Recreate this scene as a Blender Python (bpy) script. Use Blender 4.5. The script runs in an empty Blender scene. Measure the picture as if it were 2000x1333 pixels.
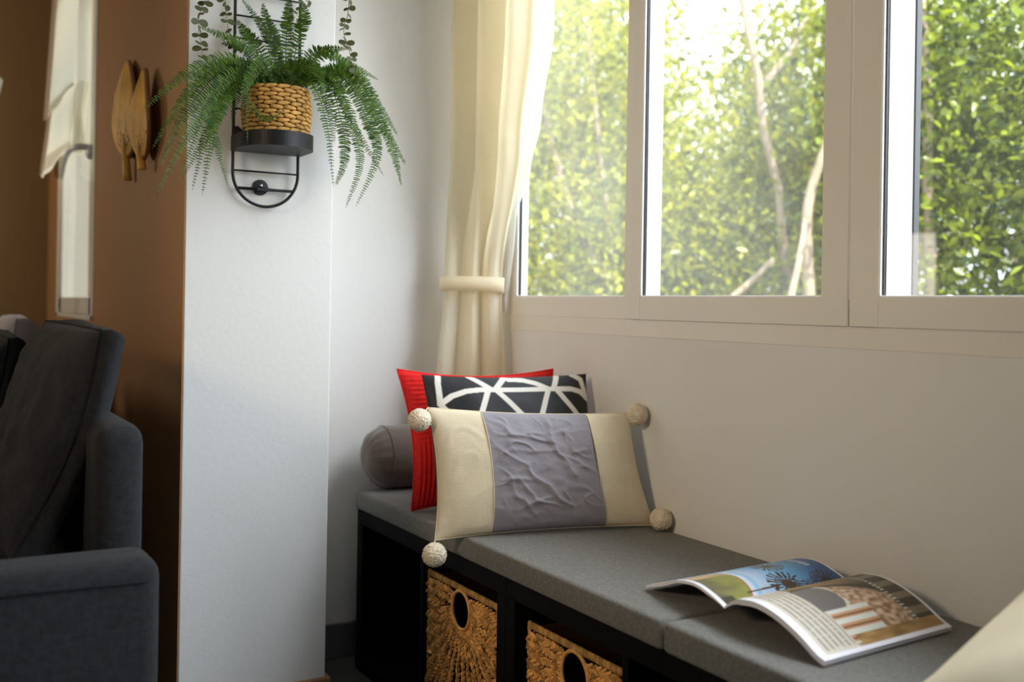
import bpy, bmesh, math, random
import numpy as np
from mathutils import Vector, Matrix, noise
random.seed(7); np.random.seed(7)
S = bpy.context.scene
COL = S.collection
V = Vector
PI = math.pi

# ------------------------------------------------------------------ camera, world, sun, light, exposure
cd = bpy.data.cameras.new('camera'); cam = bpy.data.objects.new('camera', cd); COL.objects.link(cam)
cd.sensor_width = 36; cd.lens = 36.67; cd.shift_y = -0.03455; cd.clip_start = .05; cd.clip_end = 400
yaw, roll = math.radians(30.3), 0.01645
rt = V((math.cos(yaw), -math.sin(yaw), 0)); fw = V((math.sin(yaw), math.cos(yaw), 0)); up = V((0, 0, 1))
cr, sr = math.cos(roll), math.sin(roll)
cx_, cy_, cz_ = rt*cr + up*sr, up*cr - rt*sr, -fw
cam.matrix_world = Matrix(((cx_.x, cy_.x, cz_.x, 0), (cx_.y, cy_.y, cz_.y, 0), (cx_.z, cy_.z, cz_.z, 1.0), (0, 0, 0, 1)))
cd.dof.use_dof = True; cd.dof.focus_distance = 2.15; cd.dof.aperture_fstop = 2.5
S.camera = cam

W = bpy.data.worlds.new('world'); S.world = W; W.use_nodes = True
wn = W.node_tree; bg = wn.nodes['Background']
bg.inputs[0].default_value = (.82, .89, 1.0, 1); bg.inputs[1].default_value = 4.6

def lamp(name, kind, loc, direction, energy, color, **kw):
    l = bpy.data.lights.new(name, kind); l.energy = energy; l.color = color
    for k, v in kw.items(): setattr(l, k, v)
    o = bpy.data.objects.new(name, l); COL.objects.link(o); o.location = loc
    o.rotation_euler = V(direction).to_track_quat('-Z', 'Y').to_euler(); return o
lamp('sun', 'SUN', (0, 0, 8), (-.03, .62, -.78), 11.5, (1, .95, .84), angle=math.radians(.6))
# added cool fill light behind the camera; the rear wall has no opening
lamp('rear_fill', 'AREA', (.75, -2.9, 1.35), (0.02, 1, -.02), 5, (.80, .86, 1.0), shape='RECTANGLE', size=1.7, size_y=2.1)
# daylight of the nook's window beside the camera, outside its panes
lamp('window_daylight', 'AREA', (2.3, -.15, 2.1), (-1, .62, -.30), 88, (.80, .85, 1.0), shape='RECTANGLE', size=1.8, size_y=1.6)
lamp('window_skylight', 'AREA', (2.5, .80, 3.05), (-1, .15, -.95), 105, (.82, .87, 1.0), shape='RECTANGLE', size=1.8, size_y=1.2)
# added warm spot left of the camera, brightening the window wall
lamp('warm_spot_fill', 'SPOT', (-1.9, .9, 1.95), (3.4, 1.0, -.85), 145, (1, .78, .53), spot_size=math.radians(48), spot_blend=1.0, shadow_soft_size=.25)
lamp('living_room_window', 'AREA', (-2.4, 4.44, 1.22), (1, -.28, .0), 3.5, (1, .90, .80), shape='RECTANGLE', size=.36, size_y=.55)
lamp('brown_wall_fill', 'AREA', (-1.0, 4.75, 1.6), (1, -1, -.1), 9, (1, .84, .62), shape='DISK', size=.35)  # unseen light, added to brighten the brown wall
for nm, loc, d_, sx, sy in (('window_portal', (1.60, .9, 1.6), (-1, 0, 0), 3.5, 1.25), ('side_window_portal', (.72, 4.18, 1.6), (-1, 0, 0), .95, 1.35)):
    po = lamp(nm, 'AREA', loc, d_, 1, (1, 1, 1), shape='RECTANGLE', size=sx, size_y=sy); po.data.cycles.is_portal = True
S.view_settings.view_transform = 'Standard'; S.view_settings.look = 'None'
S.view_settings.exposure = 0.0; S.view_settings.gamma = 1.0; S.view_settings.use_curve_mapping = False
S.cycles.use_denoising = True
S.cycles.max_bounces = 10; S.cycles.diffuse_bounces = 5; S.cycles.transparent_max_bounces = 16
S.cycles.sample_clamp_indirect = 6

# ------------------------------------------------------------------ materials
def mat(name, color, rough=.6, spec=.4, var=0, vscale=6, bump=0, bscale=60, btype='noise', metal=0, trans=0, tcol=None, sheen=0, attr=None, coat=0, island=0):
    m = bpy.data.materials.new(name); m.use_nodes = True
    n = m.node_tree; L = n.links; p = n.nodes['Principled BSDF']; out = n.nodes['Material Output']
    p.inputs['Roughness'].default_value = rough; p.inputs['Specular IOR Level'].default_value = spec
    p.inputs['Metallic'].default_value = metal; p.inputs['Sheen Weight'].default_value = sheen
    p.inputs['Coat Weight'].default_value = coat
    tc = n.nodes.new('ShaderNodeTexCoord')
    csock = None
    if attr:
        a = n.nodes.new('ShaderNodeAttribute'); a.attribute_name = attr; csock = a.outputs['Color']
        L.new(csock, p.inputs['Base Color'])
    elif var:
        t = n.nodes.new('ShaderNodeTexNoise'); t.inputs['Scale'].default_value = vscale; t.inputs['Detail'].default_value = 6
        L.new(tc.outputs['Object'], t.inputs['Vector'])
        r = n.nodes.new('ShaderNodeValToRGB')
        r.color_ramp.elements[0].position = .3; r.color_ramp.elements[1].position = .7
        r.color_ramp.elements[0].color = tuple(max(0, c*(1-var)) for c in color)+(1,)
        r.color_ramp.elements[1].color = tuple(min(1, c*(1+var)) for c in color)+(1,)
        L.new(t.outputs['Fac'], r.inputs['Fac']); csock = r.outputs['Color']; L.new(csock, p.inputs['Base Color'])
    else:
        p.inputs['Base Color'].default_value = tuple(color)+(1,)
    if island:
        g = n.nodes.new('ShaderNodeNewGeometry'); hs = n.nodes.new('ShaderNodeHueSaturation'); mr = n.nodes.new('ShaderNodeMapRange')
        mr.inputs['To Min'].default_value = 1-island; mr.inputs['To Max'].default_value = 1+island
        L.new(g.outputs['Random Per Island'], mr.inputs['Value']); L.new(mr.outputs[0], hs.inputs['Value']); L.new(csock, hs.inputs['Color']); L.new(hs.outputs[0], p.inputs['Base Color'])
    if bump:
        b = n.nodes.new('ShaderNodeBump'); b.inputs['Strength'].default_value = bump; b.inputs['Distance'].default_value = .004
        if btype == 'noise':
            t2 = n.nodes.new('ShaderNodeTexNoise'); t2.inputs['Scale'].default_value = bscale; t2.inputs['Detail'].default_value = 5
            L.new(tc.outputs['Object'], t2.inputs['Vector']); h = t2.outputs['Fac']
        elif btype == 'weave':
            mm = n.nodes.new('ShaderNodeMath'); mm.operation = 'ADD'
            ws = []
            for ax in (0, 1, 2):
                mp = n.nodes.new('ShaderNodeMapping'); s = [3, 3, 3]; s[ax] = bscale; mp.inputs['Scale'].default_value = s
                L.new(tc.outputs['Object'], mp.inputs['Vector'])
                t2 = n.nodes.new('ShaderNodeTexNoise'); t2.inputs['Scale'].default_value = 8; t2.inputs['Detail'].default_value = 3
                L.new(mp.outputs[0], t2.inputs['Vector']); ws.append(t2.outputs['Fac'])
            L.new(ws[0], mm.inputs[0]); L.new(ws[1], mm.inputs[1])
            m2 = n.nodes.new('ShaderNodeMath'); m2.operation = 'ADD'; L.new(mm.outputs[0], m2.inputs[0]); L.new(ws[2], m2.inputs[1]); h = m2.outputs[0]
        L.new(h, b.inputs['Height']); L.new(b.outputs[0], p.inputs['Normal'])
    if trans:
        mx = n.nodes.new('ShaderNodeMixShader'); mx.inputs[0].default_value = trans
        t = n.nodes.new('ShaderNodeBsdfTranslucent'); t.inputs[0].default_value = tuple(tcol or color)+(1,)
        L.new(p.outputs[0], mx.inputs[1]); L.new(t.outputs[0], mx.inputs[2]); L.new(mx.outputs[0], out.inputs['Surface'])
    return m

def leaf_mat(name, c0, c1, trans=.4, tmul=1.3, rough=.35):
    m = bpy.data.materials.new(name); m.use_nodes = True
    n = m.node_tree; L = n.links; p = n.nodes['Principled BSDF']; out = n.nodes['Material Output']
    g = n.nodes.new('ShaderNodeNewGeometry'); r = n.nodes.new('ShaderNodeValToRGB')
    r.color_ramp.elements[0].color = tuple(c0)+(1,); r.color_ramp.elements[1].color = tuple(c1)+(1,)
    L.new(g.outputs['Random Per Island'], r.inputs['Fac']); L.new(r.outputs[0], p.inputs['Base Color'])
    p.inputs['Roughness'].default_value = rough; p.inputs['Specular IOR Level'].default_value = .38
    t = n.nodes.new('ShaderNodeBsdfTranslucent')
    mu = n.nodes.new('ShaderNodeMix'); mu.data_type = 'RGBA'; mu.blend_type = 'MULTIPLY'; mu.inputs['Factor'].default_value = 1
    mu.inputs['B'].default_value = (tmul*1.1, tmul, tmul*.6, 1); L.new(r.outputs[0], mu.inputs['A']); L.new(mu.outputs['Result'], t.inputs[0])
    mx = n.nodes.new('ShaderNodeMixShader'); mx.inputs[0].default_value = trans
    L.new(p.outputs[0], mx.inputs[1]); L.new(t.outputs[0], mx.inputs[2]); L.new(mx.outputs[0], out.inputs['Surface'])
    return m

def glass_mat(name, haze, tint=(.97, .99, .97), ior=1.5):
    m = bpy.data.materials.new(name); m.use_nodes = True
    n = m.node_tree; L = n.links; n.nodes.remove(n.nodes['Principled BSDF']); out = n.nodes['Material Output']
    tr = n.nodes.new('ShaderNodeBsdfTransparent'); tr.inputs[0].default_value = tint+(1,)
    gl = n.nodes.new('ShaderNodeBsdfGlossy'); gl.inputs['Roughness'].default_value = .01
    fr = n.nodes.new('ShaderNodeFresnel')
    ge = n.nodes.new('ShaderNodeNewGeometry'); io = n.nodes.new('ShaderNodeMath'); io.operation = 'MULTIPLY_ADD'   # index seen from inside the pane
    io.inputs[1].default_value = 1/ior-ior; io.inputs[2].default_value = ior; L.new(ge.outputs['Backfacing'], io.inputs[0]); L.new(io.outputs[0], fr.inputs[0])
    m1 = n.nodes.new('ShaderNodeMixShader'); L.new(fr.outputs[0], m1.inputs[0]); L.new(tr.outputs[0], m1.inputs[1]); L.new(gl.outputs[0], m1.inputs[2])
    # film of dust on the pane
    df = n.nodes.new('ShaderNodeBsdfTranslucent'); df.inputs[0].default_value = (.95, .95, .92, 1)
    tc = n.nodes.new('ShaderNodeTexCoord'); nz = n.nodes.new('ShaderNodeTexNoise'); nz.inputs['Scale'].default_value = 2.2
    L.new(tc.outputs['Object'], nz.inputs['Vector'])
    mp = n.nodes.new('ShaderNodeMapRange'); mp.inputs['From Min'].default_value = .3; mp.inputs['From Max'].default_value = .7
    mp.inputs['To Min'].default_value = haze*.35; mp.inputs['To Max'].default_value = haze
    L.new(nz.outputs['Fac'], mp.inputs['Value'])
    m2 = n.nodes.new('ShaderNodeMixShader'); L.new(mp.outputs[0], m2.inputs[0]); L.new(m1.outputs[0], m2.inputs[1]); L.new(df.outputs[0], m2.inputs[2])
    L.new(m2.outputs[0], out.inputs['Surface']); return m

M = dict(
 wall=mat('white_paint', (.755, .735, .70), .75, .25, var=.015, vscale=1.5, bump=.12, bscale=70),
 ceiling=mat('ceiling_paint', (.75, .74, .72), .85),
 brown=mat('brown_paint', (.36, .18, .068), .7, .25, var=.02, vscale=2, bump=.1, bscale=70),
 tan=mat('tan_paint', (.34, .215, .105), .75, .25, var=.02, vscale=2, bump=.1, bscale=70),
 floor=mat('grey_floor', (.10, .105, .095), .25, .5, var=.15, vscale=5),
 grout=mat('dark_grout', (.05, .05, .048), .8),
 base_grey=mat('grey_skirting', (.13, .13, .125), .35, .5, var=.08, vscale=8),
 base_brown=mat('brown_skirting', (.30, .16, .075), .4, .5, var=.2, vscale=12),
 frame=mat('cream_window_frame', (.78, .73, .64), .28, .5),
 bead=mat('sunlit_bead', (.92, .92, .93), .3, .5),  # whiter than the frame: outdoor light on the ledge put into the colour
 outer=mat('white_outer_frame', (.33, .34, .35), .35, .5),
 rubber=mat('black_rubber', (.012, .012, .016), .5),
 spacer=mat('pale_spacer', (.70, .74, .60), .5),
 linen=mat('cream_linen', (.92, .87, .75), .8, .2, var=.03, vscale=30, bump=.25, bscale=240, btype='weave', trans=.60, tcol=(1.0, .90, .66)),
 sheer=mat('white_sheer', (.92, .91, .88), .8, .2, bump=.15, bscale=300, btype='weave', trans=.55, tcol=(.98, .97, .94)),
 black_metal=mat('black_metal', (.008, .008, .009), .45, .3),
 steel=mat('steel', (.6, .6, .6), .3, .5, metal=1),
 straw=mat('straw', (.52, .285, .075), .55, .35, var=.3, vscale=45, bump=.5, bscale=160, island=.28),
 straw_dark=mat('dark_straw', (.16, .085, .028), .8, .2, var=.2, vscale=30),
 hyacinth=mat('water_hyacinth', (.74, .37, .105), .6, .3, var=.3, vscale=38, bump=.5, bscale=190, island=.42),
 hyacinth_dark=mat('dark_wicker', (.07, .035, .015), .9, .1),
 soil=mat('dark_moss', (.02, .02, .012), .95, .1, bump=1, bscale=120),
 fern=leaf_mat('fern_green', (.014, .058, .002), (.095, .175, .004), .22, 1.4, .6),
 fern_stem=mat('fern_stem', (.055, .085, .02), .5),
 euc=leaf_mat('eucalyptus_green', (.05, .065, .020), (.12, .13, .05), .2, 1.2, .55),
 euc_stem=mat('eucalyptus_stem', (.13, .11, .06), .6),
 sofa=mat('charcoal_linen', (.017, .017, .0185), .85, .2, var=.3, vscale=90, bump=.5, bscale=190, btype='weave', sheen=.06),
 sofa_seam=mat('charcoal_seam', (.012, .012, .013), .9, .1),
 lavender=mat('pale_grey_cotton', (.42, .38, .40), .85, .2, bump=.2, bscale=40),
 seat=mat('grey_felt', (.190, .180, .160), .9, .2, var=.22, vscale=170, bump=.45, bscale=260, btype='weave', sheen=.15),
 blackwood=mat('black_brown_board', (.0045, .0042, .004), .6, .1, var=.25, vscale=14),
 cream=mat('cream_cotton', (.76, .66, .47), .85, .2, var=.03, vscale=25, bump=.3, bscale=260, btype='weave'),
 greyfab=mat('grey_cotton', (.27, .25, .275), .75, .3, var=.05, vscale=30, bump=.2, bscale=120),
 pom=mat('cream_wool', (.82, .70, .53), .95, .1, var=.12, vscale=90, bump=.8, bscale=220),
 red=mat('red_corduroy', (.72, .012, .010), .75, .3, var=.12, vscale=60, bump=.3, bscale=300),
 bw=mat('printed_cotton', (1, 1, 1), .55, .4, attr='paint', bump=.15, bscale=160),
 taupe=mat('taupe_velvet', (.125, .092, .072), .8, .2, var=.06, vscale=20, sheen=.5),
 page=mat('glossy_paper', (.88, .86, .90), .35, .5),
 print=mat('printed_page', (1, 1, 1), .32, .5, attr='paint'),
 bark=mat('pale_bark', (.34, .26, .19), .85, .2, var=.25, vscale=9, bump=.6, bscale=25),
 leafA=leaf_mat('ficus_leaves', (.060, .095, .004), (.42, .42, .014), .45, 1.5, .3),
 leafB=leaf_mat('dense_ficus_leaves', (.016, .042, .004), (.27, .33, .015), .4, 1.4, .25),
 lawn=mat('dry_ground', (.30, .27, .21), .95, .1, var=.3, vscale=4),
 fan=mat('palm_leaf_fibre', (.80, .42, .085), .6, .3, var=.3, vscale=14, bump=.4, bscale=60),
 fan_rim=mat('cane_rim', (.30, .14, .04), .5, .4, var=.2, vscale=20),
 blind=mat('ivory_blind_fabric', (.78, .70, .57), .85, .2, bump=.2, bscale=220, btype='weave', trans=.45, tcol=(.95, .9, .8)),
 plastic=mat('white_plastic', (.75, .75, .72), .35, .5),
 shade=mat('white_lamp_glass', (.85, .85, .85), .4, .5, trans=.3, tcol=(.9, .9, .9)),
 glass_l=glass_mat('hazy_glass', .075), glass_m=glass_mat('dusty_glass', .05), glass_r=glass_mat('clear_glass', .01), glass_s=glass_mat('thin_glass', .05, ior=1.12),
)

# ------------------------------------------------------------------ mesh helpers
ORG = {}
def empty(name, loc, label=None, cat=None, group=None, kind=None):
    o = bpy.data.objects.new(name, None); COL.objects.link(o); o.location = loc; o.empty_display_size = .05
    ORG[o] = V(loc); meta(o, label, cat, group, kind); return o
def meta(o, label=None, cat=None, group=None, kind=None):
    if label: o['label'] = label
    if cat: o['category'] = cat
    if group: o['group'] = group
    if kind: o['kind'] = kind
def O(name, vf, m, parent=None, loc=None, smooth=True, label=None, cat=None, group=None, kind=None, paint=None):
    """Link verts (world metres) + faces as ONE mesh object."""
    vs, fs = vf
    org = ORG[parent] if parent else V(loc or (0, 0, 0))
    me = bpy.data.meshes.new(name)
    me.from_pydata([(v[0]-org[0], v[1]-org[1], v[2]-org[2]) for v in vs], [], fs)
    if smooth: me.shade_smooth()
    if paint:
        a = me.color_attributes.new('paint', 'FLOAT_COLOR', 'POINT')
        a.data.foreach_set('color', np.array(paint, dtype=np.float32).ravel())
    me.materials.append(M[m] if isinstance(m, str) else m)
    o = bpy.data.objects.new(name, me); COL.objects.link(o)
    if parent: o.parent = parent
    else: o.location = org
    ORG[o] = org; meta(o, label, cat, group, kind)
    return o
def merge(*parts):
    vs, fs = [], []
    for a, b in parts:
        k = len(vs); vs.extend(a); fs.extend([tuple(i+k for i in f) for f in b])
    return vs, fs
def box(x0, x1, y0, y1, z0, z1, bev=0, seg=2):
    bm = bmesh.new(); bmesh.ops.create_cube(bm, size=1)
    for v in bm.verts: v.co = V(((x0+x1)/2 + v.co.x*(x1-x0), (y0+y1)/2 + v.co.y*(y1-y0), (z0+z1)/2 + v.co.z*(z1-z0)))
    if bev: bmesh.ops.bevel(bm, geom=bm.edges[:], offset=bev, segments=seg, affect='EDGES', profile=.5)
    bm.verts.index_update(); r = ([tuple(v.co) for v in bm.verts], [tuple(v.index for v in f.verts) for f in bm.faces]); bm.free(); return r
def grid(P, nu, nv, closeu=False):
    """P(i,j) -> point; quads over an nu x nv lattice."""
    vs = [tuple(P(i, j)) for j in range(nv) for i in range(nu)]
    fs = []
    for j in range(nv-1):
        for i in range(nu if closeu else nu-1):
            a = j*nu+i; b = j*nu+(i+1) % nu
            fs.append((a, b, b+nu, a+nu))
    return vs, fs
def catmull(pts, n):
    pts = [V(p) for p in pts]
    P = [pts[0]*2-pts[1]] + pts + [pts[-1]*2-pts[-2]]
    out = []; k = len(pts)-1
    for s in range(n+1):
        t = s/n*k; i = min(int(t), k-1); f = t-i
        a, b, c, d = P[i:i+4]
        out.append(.5*((2*b)+(c-a)*f+(2*a-5*b+4*c-d)*f*f+(3*b-a-3*c+d)*f**3))
    return out
def tube(pts, r, seg=8, closed=False):
    pts = [V(p) for p in pts]; n = len(pts)
    rr = r if isinstance(r, (list, tuple)) else [r]*n
    vs, fs = [], []; ref = None
    for i, p in enumerate(pts):
        a = pts[i-1] if (i > 0 or closed) else p; b = pts[(i+1) % n] if (i < n-1 or closed) else p
        t = (b-a).normalized()
        if ref is None: ref = t.orthogonal().normalized()
        ref = (ref - t*ref.dot(t)).normalized(); bi = t.cross(ref)
        for k in range(seg):
            an = 2*PI*k/seg; vs.append(p + (ref*math.cos(an)+bi*math.sin(an))*rr[i])
    for i in range(n if closed else n-1):
        for k in range(seg):
            a = i*seg+k; b = i*seg+(k+1) % seg; c = ((i+1) % n)*seg
            fs.append((a, b, c+(k+1) % seg, c+k))
    if not closed:
        fs.append(tuple(range(seg))[::-1]); fs.append(tuple((n-1)*seg+k for k in range(seg)))
    return [tuple(v) for v in vs], fs
def lathe(prof, center, seg=32, axis='z'):
    vs, fs = [], []; cx, cy, cz = center
    for r, h in prof:
        for k in range(seg):
            a = 2*PI*k/seg; u, w = r*math.cos(a), r*math.sin(a)
            vs.append((cx+u, cy+w, cz+h) if axis == 'z' else ((cx+h, cy+u, cz+w) if axis == 'x' else (cx+u, cy+h, cz+w)))
    for j in range(len(prof)-1):
        for k in range(seg):
            a = j*seg+k; b = j*seg+(k+1) % seg; fs.append((a, b, b+seg, a+seg))
    fs.append(tuple(range(seg))[::-1]); fs.append(tuple((len(prof)-1)*seg+k for k in range(seg)))
    return vs, fs
def lump(c, d, n, L, w, h, seg=6, rings=4, taper=0):
    """A plump strand lobe: centre c, long direction d, outward n."""
    d = d.normalized(); n = (n-d*n.dot(d)).normalized(); s = d.cross(n)
    vs, fs = [c-d*L/2], []
    for i in range(1, rings):
        t = i/rings; x = -math.cos(PI*t); r = math.sin(PI*t)**.7*(1-taper*x)
        for k in range(seg):
            a = 2*PI*k/seg
            vs.append(c+d*(x*L/2)+s*(math.cos(a)*w/2*r)+n*(math.sin(a)*h/2*r))
    vs.append(c+d*L/2); last = len(vs)-1
    for k in range(seg): fs.append((0, 1+(k+1) % seg, 1+k))
    for i in range(rings-2):
        for k in range(seg):
            a = 1+i*seg+k; b = 1+i*seg+(k+1) % seg; fs.append((a, b, b+seg, a+seg))
    b0 = 1+(rings-2)*seg
    for k in range(seg): fs.append((b0+k, b0+(k+1) % seg, last))
    return [tuple(v) for v in vs], fs

# ------------------------------------------------------------------ the room
XW, YB = 1.535, 2.79
def struct(name, vf, m, **kw): return O(name, vf, m, smooth=False, kind='structure', **kw)
struct('floor', box(-3.3, 1.58, -3.3, 5.3, -.1, 0), 'floor')
struct('ceiling', box(-3.3, 1.58, -3.3, 5.3, 2.7, 2.8), 'ceiling')
wr = struct('wall_right', merge(box(XW, 1.573, -3.3, YB+.04, 0, .97), box(XW, 1.573, -3.3, YB+.04, 2.2, 2.7),
     box(XW, 1.573, 2.671, YB+.04, .97, 2.2), box(XW, 1.573, -3.3, -.90, .97, 2.2)), 'wall')
struct('wall_back', box(.885, XW, YB, YB+.04, 0, 2.7), 'wall')
struct('column', box(.552, .903, 2.42, YB+.04, 0, 2.7, .003, 2), 'wall')
# brown accent wall with its window opening (Y 3.70..4.66)
struct('wall_side', merge(box(.549, .5515, 2.4202, YB, 0, 2.7), box(.549, .70, YB, 3.70, 0, 2.7), box(.549, .70, 4.66, 5.2, 0, 2.7),
     box(.549, .70, 3.70, 4.66, 0, .925), box(.549, .70, 3.70, 4.66, 2.3, 2.7)), 'brown')
struct('wall_far', box(-3.3, .70, 5.0, 5.1, 0, 2.7), 'tan')
struct('wall_left', box(-3.4, -3.3, -3.3, 5.1, 0, 2.7), 'wall')
struct('wall_rear', box(-3.3, 1.573, -3.4, -3.3, 0, 2.7), 'wall')
struct('baseboard_back', box(.905, 1.53, YB-.014, YB, 0, .095, .003), 'base_grey')
struct('baseboard_column', merge(box(.552, .914, 2.408, 2.42, 0, .088, .003), box(.903, .914, 2.42, YB-.014, 0, .088, .003)), 'base_brown')
struct('trim_1', box(XW-.0012, XW, -.9, 2.671, .930, .9715, .0006), 'frame')

# ------------------------------------------------------------------ the big window: three sashes and the rest out of frame
win = empty('window_1', (XW, 1.6, .97), 'wide cream framed window above the bench with three glazed sashes in view', kind='structure')
ZT = 2.2
def sash(y0, y1, xf, depth, glass, wl, wr_, strip=0, white=True):
    # y0 = near (camera side) edge, y1 = far edge; wl = far stile width, wr_ = near stile width
    o = O('sash', merge(box(xf, xf+.03, y0, y1, .971, 1.0245, .0012, 1), box(xf, xf+.03, y0, y1, ZT-.055, ZT, .0012, 1)), 'frame', win, smooth=False)
    O('stile', box(xf-.0008, xf+.018, y1-wl, y1-.0006, .971, ZT, .0015, 1), 'frame', o, smooth=False)
    O('stile', box(xf-.0008, xf+.018, y0+.0006, y0+wr_, .971, ZT, .0015, 1), 'frame', o, smooth=False)
    ya, yb = y1-wl, y0+wr_
    O('glazing_bead', merge(box(xf+.001, xf+.012, yb, ya, 1.0245, 1.0295, .001, 1), box(xf+.001, xf+.006, ya-.0015, ya, 1.0295, ZT-.055)), 'bead', o, smooth=False)
    O('gasket', merge(box(xf+.006, xf+.0115, ya-.0045, ya, 1.0295, ZT-.055)), 'rubber', o, smooth=False)
    O('glass_spacer', box(xf+.0125, xf+.019, ya-.006, ya, 1.0245, ZT-.055), 'spacer', o, smooth=False)
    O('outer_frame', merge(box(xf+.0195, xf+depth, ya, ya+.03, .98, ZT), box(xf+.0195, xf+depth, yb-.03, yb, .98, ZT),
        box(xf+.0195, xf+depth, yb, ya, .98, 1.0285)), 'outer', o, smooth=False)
    if strip: O('weather_strip', box(xf+depth+.0005, xf+depth+strip, ya-.004, ya+.02, .98, ZT), 'rubber', o, smooth=False)
    O('glass_pane', box(xf+.012, xf+.0124, yb-.004, ya+.004, 1.02, ZT-.05), glass, o, smooth=False)
    return o
sash(2.045, 2.670, 1.5335, .036, 'glass_l', .070, .033)
sash(1.3705, 2.044, 1.5300, .060, 'glass_m', .036, .0672)
sash(.30, 1.3675, 1.5300, .086, 'glass_r', .069, .067, strip=.014)
sash(-.895, .299, 1.5300, .060, 'glass_r', .067, .067)

# ------------------------------------------------------------------ trees outside
struct('ground', box(1.58, 40, -20, 40, -.5, -.4), 'lawn')
def leaves(name, m, parent, blobs, n, size, clump=.16, per=26):
    nc = max(1, n//per); cs = []
    wts = np.array([b[1][0]*b[1][1]*b[1][2] for b in blobs]); wts = wts/wts.sum()
    for _ in range(nc):
        b = blobs[np.random.choice(len(blobs), p=wts)]
        d = np.random.normal(size=3); d /= np.linalg.norm(d); r = (.25+.75*np.random.rand())**.5
        cs.append(np.array(b[0])+d*r*np.array(b[1]))
    cs = np.array(cs); N = nc*per
    c = np.repeat(cs, per, axis=0)+np.random.normal(size=(N, 3))*clump*np.array([1, 1, .8])
    d = np.random.normal(size=(N, 3))+np.array([0, 0, -.35]); d /= np.linalg.norm(d, axis=1)[:, None]
    nn = np.random.normal(size=(N, 3))+np.array([-.25, -.45, .9]); nn -= d*(nn*d).sum(1)[:, None]; nn /= np.linalg.norm(nn, axis=1)[:, None]
    s = np.cross(d, nn); L = size*(.65+.7*np.random.rand(N))[:, None]; w = L*.24
    P = np.stack([c-d*L*.5, c-d*L*.12+s*w+nn*w*.25, c-d*L*.12-s*w+nn*w*.25, c+d*L*.22+s*w*.8+nn*w*.2, c+d*L*.22-s*w*.8+nn*w*.2, c+d*L*.5-nn*w*.2, c+d*L*.05], 1)
    T = np.array([[0, 1, 6], [0, 6, 2], [1, 3, 6], [2, 6, 4], [3, 5, 6], [4, 6, 5]])
    idx = (np.arange(N)[:, None, None]*7+T[None]).reshape(-1)
    me = bpy.data.meshes.new(name); org = np.array(ORG[parent])
    me.vertices.add(N*7); me.vertices.foreach_set('co', (P.reshape(-1, 3)-org).ravel())
    nt = N*6; me.loops.add(nt*3); me.loops.foreach_set('vertex_index', idx)
    me.polygons.add(nt); me.polygons.foreach_set('loop_start', np.arange(nt)*3)
    me.update(); me.materials.append(M[m]); me.shade_smooth()
    o = bpy.data.objects.new(name, me); COL.objects.link(o); o.parent = parent; ORG[o] = V(org); o['kind'] = 'stuff'; return o
def tree(loc, label, m, blobs, n, size, trunks, branches=()):
    t = empty('tree', loc, label, 'tree', 'trees outside the window')
    for p, r in trunks: O('trunk', tube(catmull(p, 14), [r*(1-.45*i/14) for i in range(15)], 8), 'bark', t)
    for p, r in branches: O('branch', tube(catmull(p, 8), [r*(1-.5*i/8) for i in range(9)], 6), 'bark', t)
    leaves('foliage', m, t, blobs, n, size); return t
tree((3.05, 4.35, -.4), 'pale hazy leafy tree with thin branches behind the left window pane', 'leafA',
     [((3.15, 4.85, 1.5), (.75, .7, 1.2)), ((3.34, 5.35, 2.4), (.76, .8, 1.0)), ((2.75, 4.75, .9), (.6, .55, .7))], 34000, .043,
     [([(3.3, 4.55, -.4), (3.22, 4.49, .9), (3.18, 4.51, 1.165), (3.07, 4.58, 1.43), (3.02, 4.60, 1.56), (2.98, 4.72, 1.9), (3.0, 5.0, 2.5)], .026)],
     [([(3.25, 4.5, 1.2), (3.2, 4.5, 1.49), (3.16, 4.52, 1.84), (3.13, 4.54, 2.13), (3.1, 4.56, 2.5)], .020), ([(3.18, 4.51, 1.15), (3.22, 4.52, 1.35), (3.22, 4.5, 1.5)], .016)])
tree((3.75, 3.8, -.4), 'bright yellow-green tree with a forked pale trunk behind the middle pane', 'leafA',
     [((4.0, 4.35, 1.2), (.7, .65, .8)), ((4.6, 4.15, 2.15), (.72, .75, .9)), ((3.55, 4.45, 1.0), (.55, .6, .65)), ((3.9, 3.75, .85), (.35, .35, .4))], 38000, .045,
     [([(3.9, 3.75, -.4), (3.86, 3.77, .91), (3.79, 3.81, 1.27), (3.76, 3.82, 1.6), (3.69, 3.87, 1.91), (3.67, 3.88, 2.16), (3.62, 3.91, 2.39), (3.57, 3.94, 2.7)], 0.028),
      ([(3.48, 3.3, -.4), (3.46, 3.31, .93), (3.44, 3.32, 1.29), (3.44, 3.31, 1.49), (3.5, 3.28, 1.72), (3.57, 3.24, 1.97)], .030)],
     [([(3.05, 3.9, .8), (3.18, 3.82, .91), (3.38, 3.7, 1.07), (3.53, 3.61, 1.24)], .026), ([(3.28, 3.3, .9), (3.31, 3.28, 1.06), (3.34, 3.26, 1.24), (3.42, 3.31, 1.4)], .022),
      ([(3.68, 3.88, 2.1), (3.85, 3.85, 2.3), (4.0, 3.9, 2.5)], .02)])
tree((4.2, 3.1, -.4), 'dense dark green tree filling the right window pane', 'leafB',
     [((4.3, 3.0, 1.4), (.75, .7, 1.05)), ((4.5, 2.4, 1.5), (.8, .75, 1.2)), ((4.4, 3.2, 2.3), (.8, .6, .8)), ((4.2, 1.9, 1.3), (.6, .6, 1.1))], 46000, .045,
     [([(3.98, 3.05, -.4), (3.94, 3.03, .93), (3.9, 3.05, 1.43), (3.89, 3.05, 1.93), (3.86, 3.07, 2.38)], .03)])
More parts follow.
